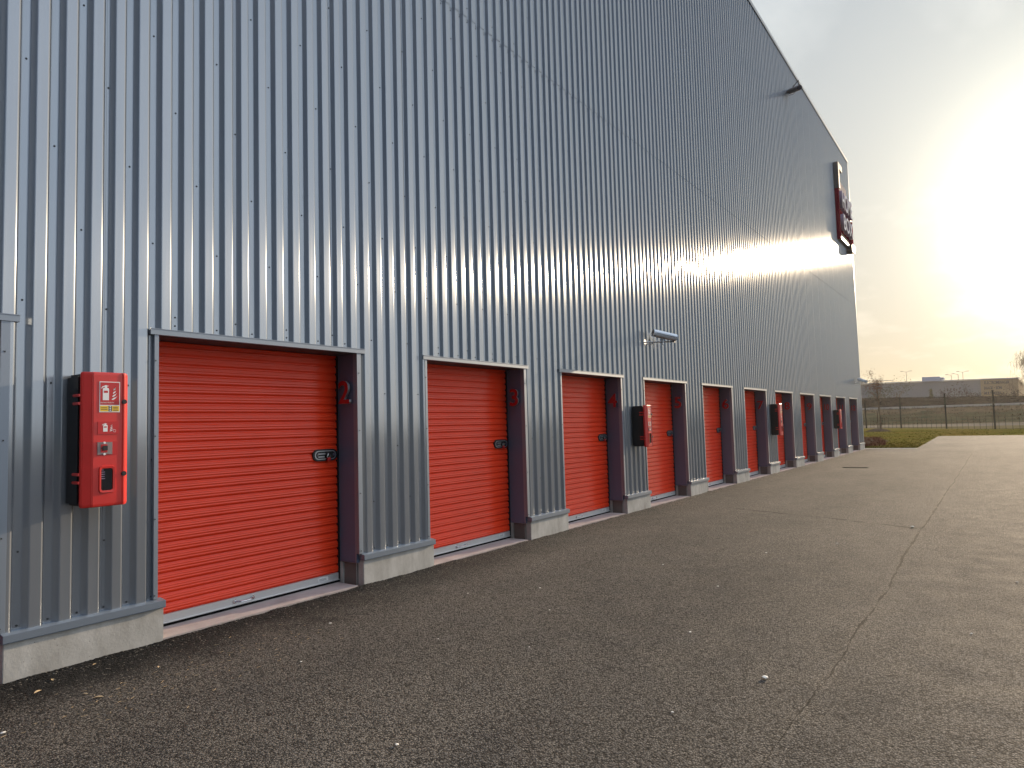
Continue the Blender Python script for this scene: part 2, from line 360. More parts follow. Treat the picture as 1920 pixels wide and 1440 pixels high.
# profile of the sheets
def rib_starts():
    out = []; s = 1.761
    k = 0
    while s < Y1+.2:
        out.append((k, s)); s += .157 if k % 6 == 3 else .1833; k += 1
    s = 1.761; k = 0
    while s > Y0-.2:
        k -= 1; s -= .157 if k % 6 == 3 else .1833; out.insert(0, (k, s))
    return out
RIBS = rib_starts()
def profile():
    pts = []; r = .0048; D = .035
    for k, s in RIBS:
        w = .157 if k % 6 == 3 else .1833
        a = .034 if k % 6 == 3 else .054
        # corners: pan start s, pan end s+a, crest start s+a+.031, crest end s+w-.022
        c = [(s, 0), (s+a, 0), (s+a+.031, D), (s+w-.022, D)]
        for j, (y, x) in enumerate(c):
            sg = -1 if x == 0 else 1
            d1 = Vector((c[j][0]-([(s-.022, D)]+c)[j][0], c[j][1]-([(s-.022, D)]+c)[j][1])).normalized()
            nx = (c+[(s+w, 0)])[j+1]; d2 = Vector((nx[0]-y, nx[1]-x)).normalized()
            p = Vector((y, x)); q0 = p-d1*r*1.3; q2 = p+d2*r*1.3; q1 = (q0+q2)/2*.55+p*.45
            pts += [tuple(q0), tuple(q1), tuple(q2)]
            if k % 6 == 3 and j == 0: pts += [(y+.0135, .0), (y+.0142, .0016)]      # edge of the overlapping sheet
            if k % 6 == 3 and j == 1: pts[-3] = (pts[-3][0], .0016) if False else pts[-3]
        # faint stiffener line in the pan
    return pts
PROF = profile()
def clip(a, b):
    out = []
    def at(y):
        for (y0, x0), (y1, x1) in zip(PROF, PROF[1:]):
            if y0 <= y <= y1: return x0+(x1-x0)*(y-y0)/max(y1-y0, 1e-9)
        return 0
    out = [(a, at(a))]+[p for p in PROF if a < p[0] < b]+[(b, at(b))]
    return out
cb = MB()
def sheet(a, b, z0, z1, off=0):
    pr = clip(a, b)
    lo = [cb.P((x+off, y, z0)) for y, x in pr]; hi = [cb.P((x+off, y, z1)) for y, x in pr]
    for i in range(len(pr)-1): cb.f.append([lo[i], lo[i+1], hi[i+1], hi[i]]); cb.mi.append(0)
LAP = 7.03
sheet(Y0, Y1, LT, LAP)
sheet(Y0, Y1, LAP-.0, ZT, .005)
piers = [(Y0, OL[1])]+[(OR[i], OL[i+1]) for i in range(1, 12)]+[(OR[12], Y1)]
for a, b in piers: sheet(a, b, .318, LT)
# screw heads with dark washers, a part of the sheets' surface
def screw(y, z, x=0.0, r=.0075):
    n = 7; c = []
    for h, rr in ((.0005, r), (.0032, r*.95), (.0036, r*.55), (.0085, r*.5)):
        c.append([cb.P((x+h, y+rr*math.cos(2*math.pi*i/n), z+rr*math.sin(2*math.pi*i/n))) for i in range(n)])
    for A, Bq in zip(c, c[1:]):
        for i in range(n): cb.f.append([A[i], A[(i+1)%n], Bq[(i+1)%n], Bq[i]]); cb.mi.append(1)
    cb.f.append(c[-1]); cb.mi.append(1)
def in_open(y):
    return any(OL[i]-.03 < y < OR[i]+.02 for i in L)
for k, s in RIBS:
    y = s + (.026 if k % 6 == 3 else .031)
    if y > 34 or y < -2: continue
    for n in range(-7, 18):
        if (n + k) % 3: continue
        z = 4.304+.577*n + rnd.uniform(-.004, .004)
        if z < .45 or z > 14.1: continue
        if in_open(y) and z < LT+.03: continue
        screw(y, z, .005 if z > LAP else 0)
    if in_open(y):
        if k % 2 == 0: screw(y, LT+.045)
    else: screw(y, .352)
    if y < 24: screw(y, LAP-.035, .0)
clad = cb.build('wall_cladding', [M['clad'], M['ink']], B, recalc=False)

# dark shell behind the sheets, with the openings left between the piers
sh = MB()
sh.box(-30, -.37, Y0, Y1-.01, 0, ZT-.05)
sh.box(-.37, -.004, Y0, Y1-.012, 2.405, ZT-.06)
sh.build('wall_shell', M['soffit'], B)
cp = MB(); cp.box(-30, .062, Y0-.02, Y1+.03, ZT, ZT+.05); cp.box(.050, .062, Y0-.02, Y1+.03, ZT-.07, ZT-.0)
cp.build('roof_coping', M['capf'], B)
ct = MB(); ct.box(-.0, .044, Y1-.07, Y1+.004, .33, ZT-.07); ct.box(-.3, .044, Y1+.0045, Y1+.007, .33, ZT-.07)
ct.build('corner_trim', M['flash'], B)

for n, (a, b) in enumerate(piers):
    p = MB(); p.box(-.37, -.006, a, b, .236, 2.403)
    # return flashing folded round the pier towards the camera-side reveal
    p.build('pier', M['reveal'], B)
    q = MB()
    q.box(-.37, -.226, a+.004, b-.004, 0, .232, 0); q.box(-.227, -.03, a+.022, b-.022, 0, .231, 1)
    q.box(-.03, .058, a+.040, b+.036, -.05, .262, 0)
    q.build('plinth', [M['concrete'], M['slabdark']], B, bevel=.004)
    c = MB(); c.prism([(-.004, .330), (.083, .318), (.083, .268), (.079, .266), (.079, .262), (-.004, .262)], 'y', a+.030, b+.042)
    c.build('sill_flashing', M['capf'], B, bevel=.0015)
for i in L:
    a, b = OL[i], OR[i]
    t = MB()
    t.box(-.002, .048, L[i], RR[i], 2.409, 2.452)           # lintel
    t.box(.036, .052, L[i]-.001, RR[i]+.001, 2.452, 2.458)
    t.box(-.003, .039, L[i]+.035, a, .331, 2.408)            # side flashings
    t.box(-.003, .039, b, b+.056, .331, 2.408)
    t.box(-.024, -.003, b-.0015, b+.002, .24, 2.404)
    for z in (.36, .95, 1.6, 2.2):
        for y in (a-.027, b+.024): t.box(.039, .044, y-.006, y+.006, z-.006, z+.006, 1)
    t.build('door_frame', [M['flash'], M['ink']], B, bevel=.0012)
    th = MB(); th.box(-.37, .056, a+.03, b-.03, -.05, .022)
    th.build('threshold', M['slab'], B, bevel=.004)
    # roller curtain
    XC = -.275
    pr = []; z = .118; P_ = .0835
    while z < 2.405:
        for dz, x in ((0, -.016), (.005, -.0155), (.011, -.006), (.016, 0), (.027, .0012), (.031, -.002), (.036, -.002), (.040, .0012), (.050, .0012), (.054, -.002), (.059, -.002), (.064, .0008), (.0705, -.007), (.077, -.0155)):
            if z+dz < 2.404: pr.append((z+dz, x))
        z += P_
    d = MB(); ya, yb = a+.004, b-.018
    lo = [d.P((XC+x, ya, zz_)) for zz_, x in pr]; hi = [d.P((XC+x, yb, zz_)) for zz_, x in pr]
    for j in range(len(pr)-1): d.f.append([lo[j], hi[j], hi[j+1], lo[j+1]]); d.mi.append(0)
    door = d.build('roller_door', M['red'], B, smooth=True, recalc=False)
    door['label'] = 'red ribbed roller door of bay %d' % i
    br = MB(); br.box(XC-.02, XC+.006, ya, yb, .046, .117); br.box(XC+.006, XC+.022, ya, yb, .046, .052)
    br.box(XC+.0065, XC+.0095, yb-.26, yb-.14, .066, .104, 1); br.box(XC+.006, XC+.012, yb-.07, yb-.06, .078, .088)
    for q in range(3): br.box(XC+.0096, XC+.0100, yb-.25, yb-.16, .073+q*.009, .077+q*.009, 2)
    br.build('bottom_rail', [M['alu'], M['white'], M['signgrey']], door, bevel=.001)
    sl_ = MB(); sl_.box(XC-.012, XC+.012, ya, yb, .0225, .0455); sl_.build('rubber_seal', M['rubber'], door)
    gd = MB(); gd.box(XC-.03, XC+.012, yb+.001, b-.0015, .023, 2.40); gd.build('guide_channel', M['black'], door)
    # latch plate: black stadium with grey inner dish and bolt
    lt = MB(); yc = b-.178; zc = 1.355
    def stad(w, h, n=7):
        pts = []
        for s_, a0 in ((1, -90), (-1, 90)):
            for k in range(n): an = R(a0+180*k/(n-1)); pts.append((s_*(w-h)+h*math.cos(an) if s_ > 0 else -(w-h)+h*math.cos(an), h*math.sin(an)))
        return pts
    lt.prism([(yc+p[0], zc+p[1]) for p in stad(.158, .062)], 'x', XC-.008, XC+.014, 0)
    lt.prism([(yc+p[0], zc+p[1]) for p in stad(.138, .047)], 'x', XC+.014, XC+.018, 1)
    lt.prism([(yc+p[0], zc+p[1]) for p in stad(.124, .036)], 'x', XC+.018, XC+.0195, 0)
    lt.box(XC+.0195, XC+.026, yc-.10, yc+.03, zc+.006, zc+.020, 1); lt.box(XC+.0195, XC+.026, yc-.10, yc-.02, zc-.024, zc-.010, 1)
    lt.box(XC+.0195, XC+.036, yc-.006, yc+.012, zc-.030, zc+.026, 0); lt.tube([(XC+.019, yc-.104, zc+.002), (XC+.024, yc-.104, zc+.002)], .008, 8, 2)
    lt.tube([(XC+.019, yc+.104, zc), (XC+.026, yc+.104, zc)], .018, 10, 2)
    lt.build('latch', [M['black'], M['steel'], M['chrome']], door, bevel=.001)
    hy = (a+b)/2-.09; hb = MB()
    hb.tube([(XC+.008, hy-.09, .083), (XC+.022, hy-.088, .083), (XC+.045, hy-.05, .079), (XC+.048, hy, .078), (XC+.045, hy+.05, .079), (XC+.022, hy+.088, .083), (XC+.008, hy+.09, .083)], .0065, 8)
    for s_ in (-1, 1): hb.tube([(XC+.006, hy+s_*.092, .083), (XC+.013, hy+s_*.092, .083)], .019, 12)
    hb.build('pull_handle', M['chrome'], door, smooth=False)
    # numeral standing off the reveal
    nm = text_mesh(str(i), .33, .028, [M['redlet'], M['steel']], 'door_number', B, mw=facing_mY(-.115, b-.036, 2.005), bold=.006, sx=1.12 if i < 10 else .62)
    nm['label'] = 'red raised numeral %d' % i
    # padlock hanging in the latch
    if i < 12 or True:
        pk = empty('padlock', (XC+.035, yc+.028, zc-.045), 'small red padlock in the latch of roller door %d' % i, 'padlock', 'padlocks on the roller doors')
        pb = MB(); pb.box(XC+.026, XC+.042, yc+.006, yc+.050, zc-.062, zc-.026); pb.build('lock_body', M['redlet'], pk, bevel=.003)
        ps = MB(); ps.tube([(XC+.034, yc+.028+.015*math.cos(t_), zc-.010+.022*math.sin(t_)) if 0 <= t_ <= math.pi else (XC+.034, yc+.028+.015*(1 if t_ < 0 else -1), zc-.028) for t_ in (-1, 0, .5, 1.05, 1.57, 2.1, 2.65, math.pi, 4)], .0036, 7)
        ps.build('shackle', M['chrome'], pk)

# ------------------------------------------------------------------ fire extinguisher cabinets
def cabinet(y, zb, w, h, depth, label, style=0):
    r = empty('extinguisher_cabinet', (0, y, zb), label, 'extinguisher cabinet', 'red extinguisher cabinets on the wall')
    X1 = depth-.052
    b = MB(); b.box(.036, X1, y-.006, y+w, zb+.012, zb+h-.012); b.build('back_box', M['black'], r, bevel=.02)
    # door shell: section across Y with chamfered flanks
    d = MB()
    sec = [(X1-.004, 0), (depth-.035, -.004), (depth-.024, .004), (depth-.006, w*.17), (depth, w*.20), (depth, w*.82), (depth+.005, w*.855), (depth+.005, w*.875), (depth-.004, w*.91), (depth-.04, w), (X1-.004, w)]
    lv = [(0, .92, .965), (.006, .97, .98), (.02, 1, 1), (h-.02, 1, 1), (h-.006, .97, .98), (h, .92, .965)]
    rings = []
    for z_, sx_, sy_ in lv:
        rings.append([d.P((X1-.004+(x-(X1-.004))*sx_, y+w/2+(yy-w/2)*sy_, zb+z_)) for x, yy in sec])
    n = len(sec)
    for A, Bq in zip(rings, rings[1:]):
        for k in range(n): d.f.append([A[k], A[(k+1)%n], Bq[(k+1)%n], Bq[k]]); d.mi.append(0)
    d.f.append(rings[0][::-1]); d.mi.append(0); d.f.append(rings[-1]); d.mi.append(0)
    door = d.build('cabinet_door', M['redbox'], r, bevel=.004, smooth=False)
    hz = [.825, .765, .245, .185]
    for f in hz:
        hb = MB(); hb.prism([(y-.02, zb+h*f-.010), (y-.004, zb+h*f-.010), (y-.004, zb+h*f+.010), (y-.02, zb+h*f+.010)], 'x', X1-.075, depth-.03); hb.build('hinge', M['redbox'], r, bevel=.004)
    U = lambda u: y+w*u
    V = lambda v: zb+h*(1-v)
    # main sticker
    st = MB(); st.box(depth+.0004, depth+.002, U(.33), U(.77), V(.30), V(.07), 0); st.box(depth+.002, depth+.0026, U(.345), U(.755), V(.245), V(.076), 1)
    st.box(depth+.002, depth+.0026, U(.345), U(.52), V(.294), V(.252), 2); st.box(depth+.002, depth+.0026, U(.60), U(.755), V(.294), V(.252), 2); st.box(depth+.002, depth+.0026, U(.525), U(.595), V(.294), V(.252), 3)
    for q in range(3): st.box(depth+.0026, depth+.0029, U(.545), U(.575), V(.289-.013*q), V(.281-.013*q), 0)
    for q in range(3): st.box(depth+.0026, depth+.0029, U(.625), U(.73), V(.289-.012*q), V(.285-.012*q), 3)
    for q in range(2): st.box(depth+.0026, depth+.0029, U(.365), U(.50), V(.281-.012*q), V(.277-.012*q), 3)
    def picto(mb, uc, v0, v1, x, s=1.0, mi=0, mb_band=1):
        hh = (v1-v0)
        cyl = [(-.055, 1), (-.055, .28), (-.05, .22), (-.02, .19), (-.02, .12), (-.06, .17), (-.072, .25), (-.085, .23), (-.066, .11), (-.03, .06), (.0, .0), (.02, .05), (.045, .05), (.045, .085), (.02, .1), (.02, .19), (.05, .22), (.055, .28), (.055, 1)]
        mb.prism([(U(uc+px*s), V(v0+hh*py)) for px, py in cyl], 'x', x, x+.0005, mi)
        mb.box(x+.0005, x+.0009, U(uc-.035*s), U(uc+.035*s), V(v0+hh*.52), V(v0+hh*.38), mb_band)
        for q in range(4):
            fl = [(.10+.012*q, .95-.2*q), (.13, .98-.2*q), (.17, .88-.2*q), (.205-.01*q, .72-.2*q), (.175, .80-.2*q), (.14, .84-.2*q)]
            mb.prism([(U(uc+px*s), V(v0+hh*py)) for px, py in fl], 'x', x, x+.0005, mi)
    picto(st, .465, .095, .21, depth+.0026, 1.2, 0, 1)
    st.build('safety_sticker', [M['white'], M['stickred'], M['yellow'], M['ink']], door)
    text_mesh('EXTINCTEUR N°', .0125, .0006, [M['white']], 'sticker_text', door, mw=facing_X(depth+.003, U(.50), V(.228)))
    if style == 0:
        p2 = MB(); p2.box(depth+.0004, depth+.003, U(.30), U(.73), V(.465), V(.37), 1)
        picto(p2, .46, .383, .445, depth+.003, .85, 0, 1)
        p2.tube([(depth+.003, U(.655), V(.44)), (depth+.0036, U(.655), V(.44))], .010, 12, 0); p2.tube([(depth+.0036, U(.655), V(.44)), (depth+.004, U(.655), V(.44))], .008, 12, 1)
        p2.build('pictogram_panel', [M['white'], M['stickred']], door, bevel=0)
        lk = MB(); lk.box(depth-.0, depth+.0016, U(.29), U(.72), V(.62), V(.52), 1); lk.box(depth+.0016, depth+.006, U(.295), U(.61), V(.615), V(.523), 0)
        lk.box(depth+.0061, depth+.0075, U(.36), U(.50), V(.60), V(.54), 1)
        lk.box(depth+.0075, depth+.014, U(.40), U(.50), V(.585), V(.55), 2); lk.box(depth+.0075, depth+.012, U(.36), U(.44), V(.571), V(.563), 2)
        for v_ in (.528, .612): lk.tube([(depth+.006, U(.44), V(v_)), (depth+.009, U(.44), V(v_))], .008, 10, 3)
        lk.build('key_box', [M['clear'], M['stickred'], M['black'], M['white']], door)
        v0, v1, u0_, u1_ = .70, .90, .33, .68
    else:
        p2 = MB(); p2.box(depth+.0004, depth+.003, U(.30), U(.72), V(.50), V(.40), 0); p2.box(depth+.003, depth+.0036, U(.42), U(.60), V(.485), V(.415), 1)
        p2.build('pictogram_panel', [M['signcream'], M['stickred']], door)
        lk = MB(); lk.box(depth+.0004, depth+.006, U(.30), U(.72), V(.62), V(.53), 0); lk.box(depth+.006, depth+.009, U(.36), U(.60), V(.61), V(.545), 1); lk.box(depth+.009, depth+.012, U(.40), U(.52), V(.60), V(.57), 2)
        lk.build('key_box', [M['clear'], M['stickred'], M['white']], door)
        v0, v1, u0_, u1_ = .66, .93, .30, .70
    wn = MB()
    def rr_(a, b_, c, d_, r_):
        return [(a+r_, c), (b_-r_, c), (b_-r_*.3, c+r_*.3), (b_, c+r_), (b_, d_-r_), (b_-r_*.3, d_-r_*.3), (b_-r_, d_), (a+r_, d_), (a+r_*.3, d_-r_*.3), (a, d_-r_), (a, c+r_), (a+r_*.3, c+r_*.3)]
    o_ = rr_(U(u0_), U(u1_), V(v1), V(v0), .02); i_ = rr_(U(u0_+.045), U(u1_-.055), V(v1-.018), V(v0+.018), .014)
    n = len(o_)
    A = [wn.P((depth, *p)) for p in o_]; C = [wn.P((depth+.010, p[0]*.94+.06*(U((u0_+u1_)/2)), p[1]*.97+.03*V((v0+v1)/2))) for p in o_]; D_ = [wn.P((depth+.009, *p)) for p in i_]; E_ = [wn.P((depth+.0005, *p)) for p in i_]
    for q, s_ in ((A, C), (C, D_), (D_, E_)):
        for k in range(n): wn.f.append([q[k], q[(k+1)%n], s_[(k+1)%n], s_[k]]); wn.mi.append(0)
    fr = wn.build('window_frame', M['redbox'], door, smooth=False)
    g = MB(); g.prism(i_, 'x', depth+.0004, depth+.0012, 0)
    for q in range(5): g.box(depth+.0012, depth+.0016, U(u0_+.06), U(u0_+.06+rnd.uniform(.03, .08)), V(v0+.032+.016*q), V(v0+.027+.016*q), 1)
    g.build('window_pane', [M['glass'], M['signside']], door)
    for v_ in (.22, .765):
        kn = MB(); kn.tube([(depth-.004, U(.865), V(v_)), (depth+.009, U(.865), V(v_))], .017, 14, 0); kn.tube([(depth+.009, U(.865), V(v_)), (depth+.0105, U(.865), V(v_))], .009, 6, 1)
        kn.build('lock_screw', [M['black'], M['ink']], door)
    return r
cabinet(2.066, 1.116, .312, .95, .300, 'large red and black fire extinguisher cabinet nearest the viewer, left of roller door 2')
cabinet(11.25, 1.160, .27, .752, .315, 'smaller red and black extinguisher cabinet beside roller door 5, under the camera', 1)
cabinet(20.42, 1.118, .31, .92, .30, 'tall red and black extinguisher cabinet beside roller door 8', 0)
cabinet(29.62, 1.125, .27, .77, .30, 'farthest small extinguisher cabinet, half hiding numeral 11', 1)

# ------------------------------------------------------------------ security cameras
def cctv(mount, p1, p2, rad, label, hm, arm_m):
    mount, p1, p2 = Vector(mount), Vector(p1), Vector(p2)
    r = empty('security_camera', mount, label, 'security camera', 'security cameras on the metal wall')
    ax = (p2-p1).normalized(); side = ax.cross(Vector((0, 0, 1))).normalized(); upv = side.cross(ax).normalized(); Ln = (p2-p1).length
    T = Matrix((ax, side, upv)).transposed().to_4x4(); T.translation = p1
    b = MB(); b.T = T
    n = 16; k = 0
    b.tube([(.05, 0, 0), (.052, 0, 0), (Ln-.03, 0, 0), (Ln, 0, 0)], [rad*.5, rad*.8, rad*.8, rad*.6], n, 0)
    b.build('camera_body', hm[0], r, smooth=False)
    # arched sun shield, open below
    h = MB(); h.T = T
    sec = [(rad*math.cos(R(a_)), rad*math.sin(R(a_))) for a_ in range(-35, 216, 15)]
    sec2 = [((rad-.004)*math.cos(R(a_)), (rad-.004)*math.sin(R(a_))) for a_ in range(215, -36, -15)]
    full = sec+sec2
    A = [h.P((0, *p)) for p in full]; C = [h.P((Ln*.30, *p)) for p in full]; D_ = [h.P((Ln*.98, p[0]*.93, p[1]*.93)) for p in full]
    m_ = len(full)
    for q, s_ in ((A, C), (C, D_)):
        for k in range(m_): h.f.append([q[k], q[(k+1)%m_], s_[(k+1)%m_], s_[k]]); h.mi.append(0)
    for q in (A[::-1], D_):
        hf = len(sec)
        for k in range(hf-1): h.f.append([q[k], q[k+1], q[m_-2-k], q[m_-1-k]]); h.mi.append(0)
    h.box(Ln*.1, Ln*.96, rad*.96, rad*1.02, -rad*.02, rad*.05, 1); 
    h.build('sun_shield', [hm[1], M['ink']], r)
    gls = MB(); gls.T = T; gls.tube([(.02, 0, 0), (.05, 0, 0)], rad*.62, 14); gls.build('lens', M['glass'], r)
    a = MB()
    mid = (p1*.6+p2*.4); below = Vector((mid.x, mid.y, mount.z))
    a.tube([(0.03, mount.y, mount.z), (.045, mount.y, mount.z)], .055, 12)
    a.tube([(.045, mount.y, mount.z), below], .014, 8); a.tube([(.045, mount.y, mount.z-.04), (.16, mount.y, mount.z-.05), (.24, mount.y, mount.z)], .009, 6)
    a.tube([below-Vector((0, 0, .05)), below+Vector((0, 0, .03)), (mid.x, mid.y, mid.z-rad*.7)], [.022, .022, .016], 8)
    a.tube([below, (p2.x*.85+mid.x*.15, p2.y*.85+mid.y*.15, mount.z+.005)], .014, 6); a.tube([(p2.x*.85+mid.x*.15, p2.y*.85+mid.y*.15, mount.z-.02), (p2.x*.85+mid.x*.15, p2.y*.85+mid.y*.15, p2.z)], .012, 6)
    a.build('bracket', arm_m, r)
    return r
cctv((.0, 11.93, 3.13), (.17, 12.02, 3.30), (.50, 12.36, 3.20), .082, 'silver tubular security camera on the wall above roller door 5', (M['steel'], M['housing']), M['steel'])
cctv((.0, 25.0, 13.16), (.10, 24.78, 13.14), (.58, 24.1, 12.86), .10, 'dark security camera high up near the roof line', (M['darkcam'], M['darkcam']), M['darkcam'])
cctv((.0, 35.35, 3.17), (.20, 35.31, 3.33), (.58, 34.6, 3.17), .085, 'pale security camera at the far corner of the building', (M['housing'], M['housing']), M['steel'])

# ------------------------------------------------------------------ wall sign
sg = empty('wall_sign', (0, 34.2, 11.2), 'bracket shaped company sign with raised letters near the far roof corner', 'sign')
f = MB(); f.box(.04, .24, 32.75, 33.0, 11.85, 13.05); f.box(.04, .24, 33.0, 33.7, 12.78, 13.05); f.build('upper_bracket', M['signgrey'], sg)
f = MB(); f.box(.04, .20, 32.75, 32.86, 9.55, 11.85, 1); f.box(.04, .20, 32.86, 35.0, 9.55, 9.66, 0); f.box(.04, .26, 35.42, 35.62, 9.7, 10.9, 1); f.box(.04, .30, 34.95, 35.62, 9.38, 9.7, 0)
f.build('lower_bracket', [M['signgrey'], M['signred']], sg)
f = MB(); f.box(.04, .10, 32.87, 35.4, 9.67, 12.45); f.build('back_panel', M['signcream'], sg)
f = MB(); f.box(.10, .16, 32.88, 35.4, 10.84, 11.86); f.box(.10, .16, 32.88, 35.3, 9.98, 10.72); f.build('letter_backing', M['signred'], sg)
text_mesh('HOME', 1.12, .16, [M['signwhite'], M['signside']], 'lettering', sg, mw=facing_X(.24, 34.15, 11.34), bold=.015, sx=.80)
text_mesh('BOX', .98, .16, [M['signwhite'], M['signside']], 'lettering', sg, mw=facing_X(.24, 34.1, 10.34), bold=.015, sx=1.12)

# ------------------------------------------------------------------ ground
def sheetobj(name, poly, z, m, parent=None):
    b = MB(); b.face([(x, y, z) for x, y in poly]); o = b.build(name, m, parent, recalc=False); return tag(o, kind='structure')
sheetobj('field', [(-1500, -400), (1500, -400), (1500, 3000), (-1500, 3000)], -.03, M['field'])
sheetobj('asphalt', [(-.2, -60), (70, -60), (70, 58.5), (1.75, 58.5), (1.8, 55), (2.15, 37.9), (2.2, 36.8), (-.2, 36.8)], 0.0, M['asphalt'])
sheetobj('paving_strip', [(-30, 36.78), (2.25, 36.78), (2.15, 37.9), (-30, 37.9)], .006, M['path'])
# jagged hand-laid edge of asphalt against the plinths
e = MB(); ny, nx = 1300, 22
xs = [.055+.34*(i/nx)**1.2 for i in range(nx+1)]
def eh(x, y):
    n = noise.noise(Vector((x*55, y*55, 0)))*.5+noise.noise(Vector((x*120, y*120, 3)))*.35+noise.noise(Vector((x*9, y*7, 9)))*.6
    t = max(0, 1-(x-.055)/.33)
    lump = max(0, noise.noise(Vector((1.3, y*2.3, 5))))*.022
    return -.004 + t*(.012+lump+.009*n)
rows = []
y = .3; ysl = []
while y < 24: ysl.append(y); y += .009 if y < 6 else .02 if y < 12 else .05
for y in ysl: rows.append([e.P((x, y, eh(x, y))) for x in xs])
for A, Bq in zip(rows, rows[1:]):
    for i in range(nx): e.f.append([A[i], A[i+1], Bq[i+1], Bq[i]]); e.mi.append(0)
tag(e.build('asphalt_edge', M['asphalt'], recalc=False), kind='structure')

# paving seam and cracks
def ribbon(name, pts, w, z, m, seed=0, dens=.05, gaps=0.0, thr=None):
    b = MB(); q = random.Random(seed); prev = None
    pts = [Vector((*p, 0)) for p in pts]
    for P0, P1 in zip(pts, pts[1:]):
        d = P1-P0; Ln = d.length; n = max(2, int(Ln/dens)); u = d/Ln; s = Vector((-u.y, u.x, 0))
        for k in range(n):
            c = P0+d*k/n
            ww = w*max(.12, .55+1.1*noise.noise(Vector((c.x*.7+seed, c.y*1.9, 0)))+.7*noise.noise(Vector((c.x*9, c.y*12, seed))))
            off = w*.8*noise.noise(Vector((c.y*3.1, seed, c.x*3)))+w*.35*noise.noise(Vector((c.y*17, seed, c.x*17)))+w*1.1*noise.noise(Vector((c.y*.45, seed+4, c.x*.45)))
            a = b.P(c+s*(off+ww/2)+Vector((0, 0, z))); e_ = b.P(c+s*(off-ww/2)+Vector((0, 0, z)))
            if prev and noise.noise(Vector((c.y*.9, c.x*.9, seed+20))) > gaps: b.f.append([prev[0], a, e_, prev[1]]); b.mi.append(0)
            prev = (a, e_)
    return tag(b.build(name, m, recalc=False), kind='structure')
ribbon('asphalt_crack', [(1.2, 34.2), (3.0, 34.0), (9, 33.6)], .10, .004, M['crack'], 19, .08, .05)

dr = empty('drain_slot', (1.7, 23.5, 0), 'narrow black slot drain let into the asphalt before roller door 8', 'drain')
d = MB(); d.box(1.35, 2.05, 23.40, 23.62, .0, .008); d.build('frame', M['iron'], dr)
d = MB()
for k in range(12): d.box(1.38+k*.055, 1.41+k*.055, 23.43, 23.59, .008, .013)
d.build('grating', M['fence'], dr)

# pebbles and dead leaves lying about
def pebble(x, y, r, m):
    b = bmesh.new(); bmesh.ops.create_icosphere(b, subdivisions=1, radius=r)
    for v in b.verts: v.co = Vector((v.co.x*1.2, v.co.y*.9, v.co.z*.40))*(1+.35*noise.noise(v.co*90+Vector((x*9, y*7, 0))))
    me = bpy.data.meshes.new('pebble'); b.to_mesh(me); b.free(); me.materials.append(m)
    o = bpy.data.objects.new('pebble', me); COL.objects.link(o); o.location = (x, y, r*.45+.001); o.rotation_euler = (0, 0, x*7+y*3); return o
for x, y, r in ((4.19, 4.36, .022), (3.46, 5.01, .012), (3.16, 6.51, .011), (.84, 3.74, .012), (1.41, 3.02, .009), (2.88, 2.5, .012), (1.69, 5.62, .010), (.94, 1.43, .013), (2.3, 7.2, .010), (3.7, 9.4, .014), (2.6, 4.1, .007), (1.9, 3.9, .007), (3.9, 3.6, .008), (3.1, 8.4, .012), (5.5, 8.0, .01), (5.2, 6.0, .009), (4.36, 11.2, .03), (2.2, 5.0, .008), (5.9, 11, .014), (1.2, 5.1, .009)):
    tag(pebble(x, y, r, M['stone']), 'tiny pale pebble lying loose on the dark asphalt', 'pebble', 'pebbles scattered over the asphalt')
def leaf(x, y, s, a):
    b = MB(); pts = [(0, -1, 0), (.35, -.5, .12), (.42, 0, .2), (.3, .5, .15), (0, 1, .02), (-.3, .5, .18), (-.42, 0, .25), (-.35, -.5, .14)]
    c = b.P((0, 0, .04)); ids = [b.P(p) for p in pts]
    for k in range(8): b.f.append([c, ids[k], ids[(k+1)%8]]); b.mi.append(0)
    dn = b.P((0, 0, .0)); 
    for k in range(8): b.f.append([dn, ids[(k+1)%8], ids[k]]); b.mi.append(0)
    o = b.build('dry_leaf', M['leafpale'], recalc=False); o.scale = (s, s, s); o.location = (x, y, .004); o.rotation_euler = (0, 0, a)
    return tag(o, 'shrivelled pale brown leaf on the asphalt near the first plinth', 'leaf', 'dry leaves near the first plinth')
for q in ((.41, 1.78, .028, .4), (.25, 1.92, .022, 1.4), (.72, 1.93, .018, 2.1), (.85, 1.95, .030, 2.6), (.17, 2.21, .016, .3), (.63, 2.43, .018, 1.0)): leaf(*q)
# straw bits
st = MB(); q = random.Random(3)
for k in range(150):
    x = q.gauss(.95, .22); y = q.gauss(2.15, .45) if k % 3 else q.gauss(3.2, .25); a = q.uniform(0, 6.28); l = q.uniform(.008, .035)
    if x < .25: continue
    st.tube([(x, y, .006), (x+l*math.cos(a), y+l*math.sin(a), .007)], .0009, 4)
tag(st.build('straw_litter', M['leafpale']), 'scatter of pale straw bits on the near asphalt', 'straw', kind='stuff')

